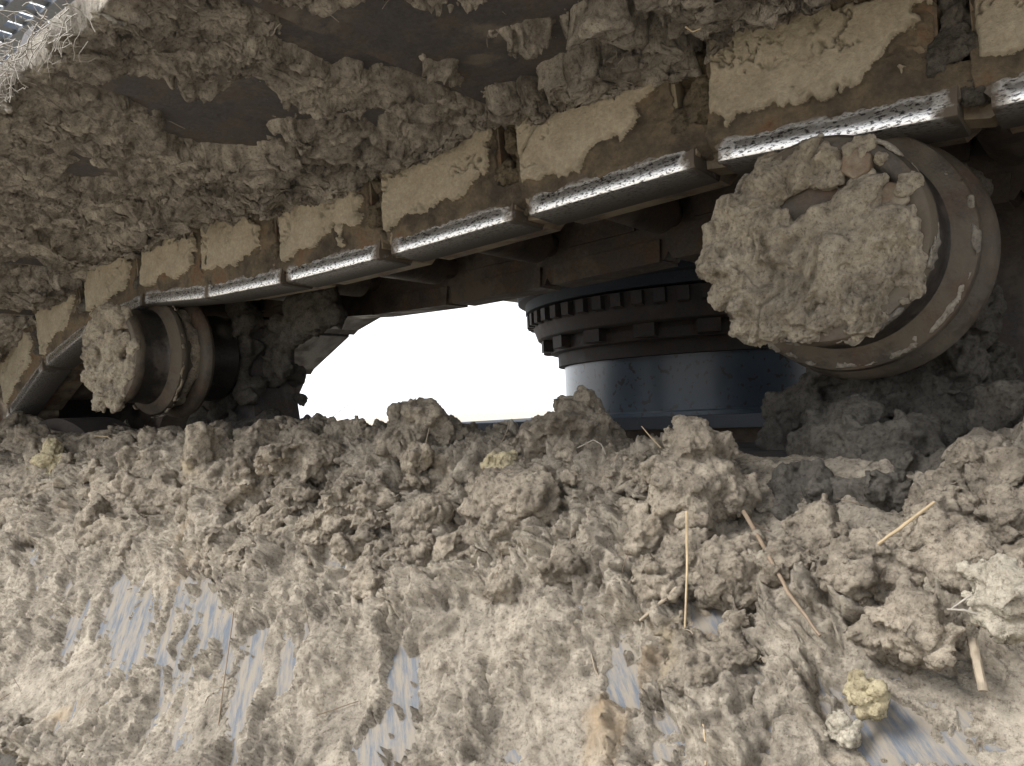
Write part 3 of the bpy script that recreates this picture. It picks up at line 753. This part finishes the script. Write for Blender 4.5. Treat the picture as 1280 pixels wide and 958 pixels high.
# ------------------------------------------------------------------ the heap of mud on the frame
def crest(x):
    """height of the heap along the frame"""

    xs = [-2.2, -1.73, -1.45, -1.2, -1.0, -.8, -.66, -.56, -.50, -.44, -.39, -.34, -.285, -.22, -.16, -.10, -.04, .1]
    zs = [.03, .022, .004, .004, -.004, -.004, -.002, -.008, -.024, -.022, -.018, -.045, -.050, -.085, -.10, -.09, -.075, -.07]
    return float(np.interp(x, xs, zs)) - .002
def heap(name, x0, x1, count, voxel, smin, smax):
    L = []
    # core ridge
    n = int((x1 - x0) / .035)
    for i in range(n + 1):
        x = x0 + (x1 - x0) * i / n; z = crest(x)
        L.append(lump((x, .625, z - .035), (.034, .05, .030), rotm(0, 0, rnd.uniform(0, 6)), .25))
        L.append(lump((x, .70, z - .038), (.034, .06, .026), rotm(0, 0, rnd.uniform(0, 6)), .25))
        if not -.26 < x < -.11: L.append(lump((x, .565, -.068), (.036, .034, .024), rotm(.7, 0, 0), .25))
    for _ in range(count):
        x = rnd.uniform(x0, x1); r = rnd.random()
        s = smin + (smax - smin) * rnd.random() ** 2.2
        hollow = -.275 < x < -.095
        if hollow and r < .42: continue
        if r < .42:                                     # on the crest
            y = rnd.uniform(.57, .74); z = crest(x) - .012 + rnd.uniform(-.018, .004) - .2 * abs(y - .62)
        else:                                           # down the slope
            q = rnd.random() ** .85
            if hollow and q < .42: continue
            sdist = SL - .02 - q * (.125 + .02 * math.sin(x * 23) + .02 * math.sin(x * 51 + 1))
            y = A[0] + SD[0] * sdist; z = A[1] + SD[1] * sdist
            th = .008 + .030 * (1 - q) * rnd.random()
            y += SN[0] * th; z += SN[1] * th; s *= (1 - .35 * q)
        L.append(lump((x, y, z), (s * rnd.uniform(.8, 1.5), s * rnd.uniform(.6, 1.0), s * rnd.uniform(.55, 1.0)),
                      rotm(rnd.uniform(-.4, 1.2), rnd.uniform(-.6, .6), rnd.uniform(-.9, .9)), .42, 3 if s > .012 else 2))
    def buried(V):
        d = (V[:, 1] - A[0]) * SN[0] + (V[:, 2] - A[1]) * SN[1]
        return np.where(V[:, 1] < .585, d < -.003, V[:, 2] < -.053)
    return fuse(name, L, voxel, cull=buried)
h = obj('mud_heap', heap('mud_heap', -.80, .13, 330, .0016, .009, .044), MUD); tag(h, 'heap of dried lumpy mud along the near track frame', 'mud', kind='stuff')
h = obj('mud_heap', heap('mud_heap', -2.15, -.78, 300, .0030, .012, .048), MUD); tag(h, 'heap of dried mud at the left end of the frame', 'mud', kind='stuff')

# single clods that one could pick off the heap: (name label, px, py, depth Y, size in px at that depth (half width, half height), lumps, material)
def clod(label, px, py, Y, hw, hh, mat, n=14, flat=.7, voxel=.0016, tilt=0., big=.55):
    Y -= .016; c = at(px, py, Y); hw *= 1.1; hh *= 1.08; depth = (W2C @ c)[2]; rx, rz = hw * depth / 1000., hh * depth / 1000.; ry = min(rx, rz) * flat * 1.15
    L = [lump((0, 0, 0), (rx * .8, ry * .8, rz * .8), rotm(0, tilt, -.5), .3)]
    for _ in range(n):
        d = Vector((rnd.gauss(0, 1), rnd.gauss(0, 1), rnd.gauss(0, 1))).normalized()
        s = rnd.uniform(.25, big)
        L.append(lump(np.array((d.x * rx * (1 - s * .7), d.y * ry * (1 - s * .7), d.z * rz * (1 - s * .7))) @ rotm(0, tilt, -.5).T,
                      (rx * s, ry * s * 1.1, rz * s), None, .4))
    me = fuse('mud_clod', L, voxel, 1.0, (.0032, 120), (.0026, 190))
    o = obj('mud_clod', me, mat, None, c); return tag(o, label, 'clod', 'clods of mud on the track frame')
clod('peaked upright clod against the bright gap, left of its middle', 522, 548, .60, 52, 58, MUD, 16, .6)
clod('tall stubby clod at the right end of the bright gap', 722, 548, .61, 40, 62, MUD, 18, .8)
clod('broad rounded clod filling the heap between the two tall clods', 625, 570, .63, 48, 34, MUD, 14, .9)
clod('small ochre yellow clod below the bright gap', 632, 585, .555, 30, 24, MUD_YELLOW, 10, .8)
clod('big sloping heap clod with a flat top in front of the dark panel', 872, 615, .552, 62, 78, MUD, 24, .8)
clod('layered topmost clod in front of the dark panel', 862, 556, .575, 42, 26, MUD, 14, .8)
clod('rounded bulging clod above the upright reed stalk', 800, 668, .525, 52, 36, MUD, 14, .8)
clod('squat clod lying right of the upright reed stalk', 905, 718, .505, 46, 42, MUD, 14, .7)
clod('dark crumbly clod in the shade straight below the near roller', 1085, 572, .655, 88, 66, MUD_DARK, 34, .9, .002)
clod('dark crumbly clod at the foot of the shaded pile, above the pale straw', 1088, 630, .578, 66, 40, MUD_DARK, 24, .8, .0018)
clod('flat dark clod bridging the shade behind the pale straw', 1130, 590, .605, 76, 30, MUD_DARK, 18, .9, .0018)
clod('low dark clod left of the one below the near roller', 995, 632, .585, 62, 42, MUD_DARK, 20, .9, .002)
clod('round clod to the left of the hanging tongue of mud', 1062, 722, .485, 32, 30, MUD, 10, .8)
clod('lumpy clod under the pale straw at the right', 1020, 668, .53, 46, 30, MUD, 14, .8)
clod('long hanging tongue of mud on the slope at the right', 1140, 790, .468, 40, 62, MUD, 16, .6, .0014, -.45)
clod('bulky clod under the upper end of the pale straw', 1180, 690, .51, 62, 46, MUD, 18, .8)
clod('clod at the right edge below the shaded bracket mud', 1262, 610, .56, 44, 48, MUD, 16, .8)
clod('pale cream clod bristling with roots at the right edge', 1256, 748, .455, 46, 44, MUD_PALE, 18, .8, .0014)
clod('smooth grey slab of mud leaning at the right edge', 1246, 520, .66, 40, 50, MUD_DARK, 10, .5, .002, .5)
clod('crumbly yellow clod on the lower slope above the blue patch', 1082, 868, .452, 30, 26, MUD_YELLOW, 20, .6, .0011, 0, .4)
clod('buff crumbly clod below the yellow one on the lower slope', 1052, 912, .446, 27, 20, MUD_PALE, 14, .6, .0011, 0, .4)
clod('short yellowish clod on the heap at the far left', 62, 590, .565, 26, 40, MUD_YELLOW, 12, .6, .002, -.5)

# ------------------------------------------------------------------ straws, stalks and roots
def stalk(name, label, cat, pts, r0, r1, mat, group='straws and stalks stuck in the mud', sub=5):
    r0 *= .55; r1 *= .55; P = [Vector(at(*p)) for p in pts]; Q = []
    for a, b in zip(P, P[1:]):
        for k in range(sub): Q.append(a.lerp(b, k / sub) + Vector((rnd.gauss(0, 1), rnd.gauss(0, 1), rnd.gauss(0, 1))) * r0 * .07)
    Q.append(P[-1]); o = Q[0].copy()
    ob = obj(name, tube_mesh(name, [q - o for q in Q], r0, r1), mat, None, o)
    return tag(ob, label, cat, group)
stalk('straw', 'pale golden straw lying slanted on the clods at the right', 'straw', [(1098, 680, .474), (1132, 655, .478), (1168, 628, .490)], .0019, .0016, STRAW)
stalk('reed_stalk', 'upright weathered reed stalk on the big clod', 'stalk', [(858, 640, .488), (859, 710, .462), (856, 785, .447)], .0017, .0012, STRAW)
stalk('stalk', 'long thin stalk hanging down the slope at the lower left', 'stalk', [(292, 765, .412), (283, 830, .388), (266, 958, .345)], .0011, .0010, TWIG)
stalk('stalk', 'short stalk hanging beside the hollow left of centre', 'stalk', [(486, 676, .505), (476, 705, .492), (466, 740, .478)], .0019, .0009, STRAW_GREY)
stalk('stalk', 'slanted stub of stalk below the upright reed, at its left', 'stalk', [(846, 735, .468), (822, 757, .462), (800, 776, .460)], .0026, .0018, STRAW_GREY)
stalk('stalk', 'broken stub of stalk right of the big clod', 'stalk', [(978, 680, .496), (971, 696, .490), (964, 712, .488)], .0022, .0019, STRAW_GREY)
stalk('twig', 'bare brown twig running down right of the big clod', 'twig', [(930, 640, .520), (958, 690, .486), (985, 740, .463), (1025, 795, .447)], .0028, .0016, TWIG)
stalk('root', 'thick arching brown root left of the big clod', 'root', [(738, 655, .525), (748, 632, .528), (775, 612, .530), (808, 595, .535)], .0030, .0062, MUD)
stalk('twig', 'stout stub of twig standing in mud at the lower right', 'twig', [(1216, 800, .452), (1222, 832, .446), (1229, 864, .440)], .0044, .0038, STRAW_GREY)
stalk('straw', 'thin straw poking up left of the layered topmost clod', 'straw', [(826, 560, .55), (812, 545, .55), (802, 533, .55)], .0009, .0006, STRAW)
stalk('root', 'thin bent root crossing the shade right of the tall clod', 'root', [(722, 560, .555), (742, 550, .550), (752, 556, .550), (757, 568, .548)], .0009, .0006, ROOT)
stalk('root', 'whitish root sticking out left of the pale cream clod', 'root', [(1222, 768, .425), (1204, 763, .422), (1184, 762, .420)], .0014, .0008, ROOT)
stalk('root', 'upper of two whitish roots beside the pale cream clod', 'root', [(1214, 744, .426), (1202, 752, .424), (1188, 762, .421)], .0010, .0006, ROOT)
stalk('straw', 'straw leaning up into the bright gap at its lower left', 'straw', [(410, 526, .62), (430, 510, .62), (450, 497, .62)], .0008, .0006, TWIG)
stalk('straw', 'thin straw on the upper heap under the left roller', 'straw', [(118, 545, .57), (134, 546, .568), (150, 557, .565)], .0013, .0010, STRAW)
stalk('straw', 'long grey straw pressed into the heap left of centre', 'straw', [(392, 570, .54), (362, 600, .52), (338, 628, .50)], .0012, .0009, STRAW_GREY)
stalk('straw', 'short straw on the lower slope right of centre', 'straw', [(879, 906, .415), (882, 932, .405), (882, 957, .395)], .0010, .0009, STRAW)
stalk('straw', 'thin straw lying on the smears at the left edge', 'straw', [(62, 640, .475), (32, 668, .462), (4, 690, .452)], .0010, .0008, STRAW_GREY)
stalk('twig', 'broken twig stuck under the right part of the shoes', 'twig', [(857, 34, .50), (866, 40, .50), (876, 36, .50)], .0012, .0008, STRAW)
def root_tuft(label, spots, seed):
    r = random.Random(seed); c = Vector(atz(*spots[0], .275)); bm = bmesh.new()
    for _ in range(44):
        sx, sy = r.choice(spots); p = Vector(atz(sx + r.uniform(-16, 16), sy + r.uniform(-14, 14), .278 + r.uniform(-.01, .012))) - c
        d = Vector((r.uniform(-.9, .2), r.uniform(-1, .1), r.uniform(-.7, .45))).normalized(); L = r.uniform(.010, .036); pts = [p]
        for k in range(5):
            d = (d + Vector((r.gauss(0, .35), r.gauss(0, .35), r.gauss(0, .35) - .06))).normalized(); pts.append(pts[-1] + d * L / 5)
        w = r.uniform(.00018, .00045)
        for a, b in zip(pts, pts[1:]):
            o = (b - a).orthogonal().normalized() * w; q = (b - a).cross(o).normalized() * w
            va = [bm.verts.new(a + o), bm.verts.new(a - o * .5 + q), bm.verts.new(a - o * .5 - q)]; vb = [bm.verts.new(b + o), bm.verts.new(b - o * .5 + q), bm.verts.new(b - o * .5 - q)]
            for j in range(3): bm.faces.new((va[j], va[(j + 1) % 3], vb[(j + 1) % 3], vb[j]))
    o = obj('root_tuft', bm_mesh('root_tuft', bm), ROOT, None, c); tag(o, label, 'roots', 'tufts of roots on the shoe edge')
root_tuft('bleached tuft of fine roots hanging topmost on the shoe edge', [(92, 22), (84, 48), (70, 25), (100, 60)], 3)
root_tuft('bleached tuft of fine roots halfway down the shoe edge', [(40, 55), (25, 62), (55, 42), (10, 70)], 4)
root_tuft('bleached tuft of fine roots lowest on the shoe edge', [(8, 92), (20, 105), (2, 115), (14, 82)], 5)

# ------------------------------------------------------------------ perforated step of the upper works, seen past the edge of the shoes at the top left
step = thing('step_grating', 'perforated grey steel step above the track at the top left', 'step', (-2.1, .75, .85))
bm = bmesh.new(); nx, ny = 22, 16; px_, py_ = .055, .055
for i in range(nx + 1): box(bm, -.60 + i * px_ - .012, -.60 + i * px_ + .012, -.45, .45, -.006, .006)
obj('cross_bars', bm_mesh('cross_bars', bm), GRATE, step)
bm = bmesh.new()
for j in range(ny + 1): box(bm, -.63, .63, -.45 + j * py_ - .012, -.45 + j * py_ + .012, -.0125, -.0065)
obj('long_bars', bm_mesh('long_bars', bm), GRATE, step)

# ------------------------------------------------------------------ chaff: countless short fibres of straw and root caught in the mud
def chaff(name, label, srcs, count, mat, lmin, lmax, wmin, wmax, seed, keep=None):
    r = np.random.default_rng(seed); Vs, Fs, nv = [], [], 0
    for o, share in srcs:
        me = o.data; k = len(me.vertices); V = np.empty(k * 3, np.float32); me.vertices.foreach_get('co', V); V = V.reshape(-1, 3)
        N = np.empty(k * 3, np.float32); me.vertex_normals.foreach_get('vector', N); N = N.reshape(-1, 3)
        M = np.array(o.matrix_basis.to_3x3()) if o.parent is None else np.array((o.parent.matrix_basis @ o.matrix_basis).to_3x3())
        T = np.array(o.location if o.parent is None else (o.parent.matrix_basis @ o.matrix_basis).translation)
        if o.parent is not None and o.parent.parent is not None:
            W = o.parent.parent.matrix_basis @ o.parent.matrix_basis @ o.matrix_basis; M = np.array(W.to_3x3()); T = np.array(W.translation)
        V = V @ M.T + T; N = N @ M.T
        idx = r.integers(0, k, int(count * share))
        for i in idx:
            p, n = V[i], N[i]
            if keep is not None and not keep(p): continue
            d = r.normal(size=3); d -= n * (d @ n) * r.uniform(.55, 1.0); d /= np.linalg.norm(d) + 1e-6
            L = lmin + (lmax - lmin) * r.random() ** 2.5; w = r.uniform(wmin, wmax); pts = [p + n * w * .4 - d * L * .5]
            for q in range(4):
                d = d + r.normal(size=3) * .16; d /= np.linalg.norm(d); pts.append(pts[-1] + d * L / 4)
            pts = np.array(pts); a = np.cross(d, n); a /= np.linalg.norm(a) + 1e-6; b = np.cross(a, d)
            ring = [pts + a * w, pts - a * w * .5 + b * w * .87, pts - a * w * .5 - b * w * .87]
            Vs.append(np.stack(ring, 1).reshape(-1, 3))
            for q in range(4):
                for j in range(3):
                    jj = (j + 1) % 3; Fs.append((nv + q * 3 + j, nv + q * 3 + jj, nv + q * 3 + 3 + jj, nv + q * 3 + 3 + j))
            nv += 15
    o = obj(name, mesh_from(name, np.concatenate(Vs), np.array(Fs)), mat); tag(o, label, 'chaff', kind='stuff')
heaps = [o for o in SC.objects if o.name.startswith('mud_heap')]; coat = SC.objects['mud_coat']
chaff('chaff', 'short bits of straw and root scattered over the mud', [(heaps[0], .5), (heaps[1], .2), (coat, .3)], 420, STRAW_GREY, .006, .040, .00022, .0006, 5)
chaff('chaff', 'dark fine root hairs scattered over the mud', [(heaps[0], .55), (heaps[1], .2), (coat, .25)], 380, TWIG, .006, .034, .0002, .00045, 6)
crusts = [o for o in SC.objects if o.name.startswith('mud_crust')]
chaff('chaff', 'pale root hairs hanging in the mud under the shoes', [(c, 1 / len(crusts)) for c in crusts], 420, ROOT, .006, .030, .0002, .0005, 8)
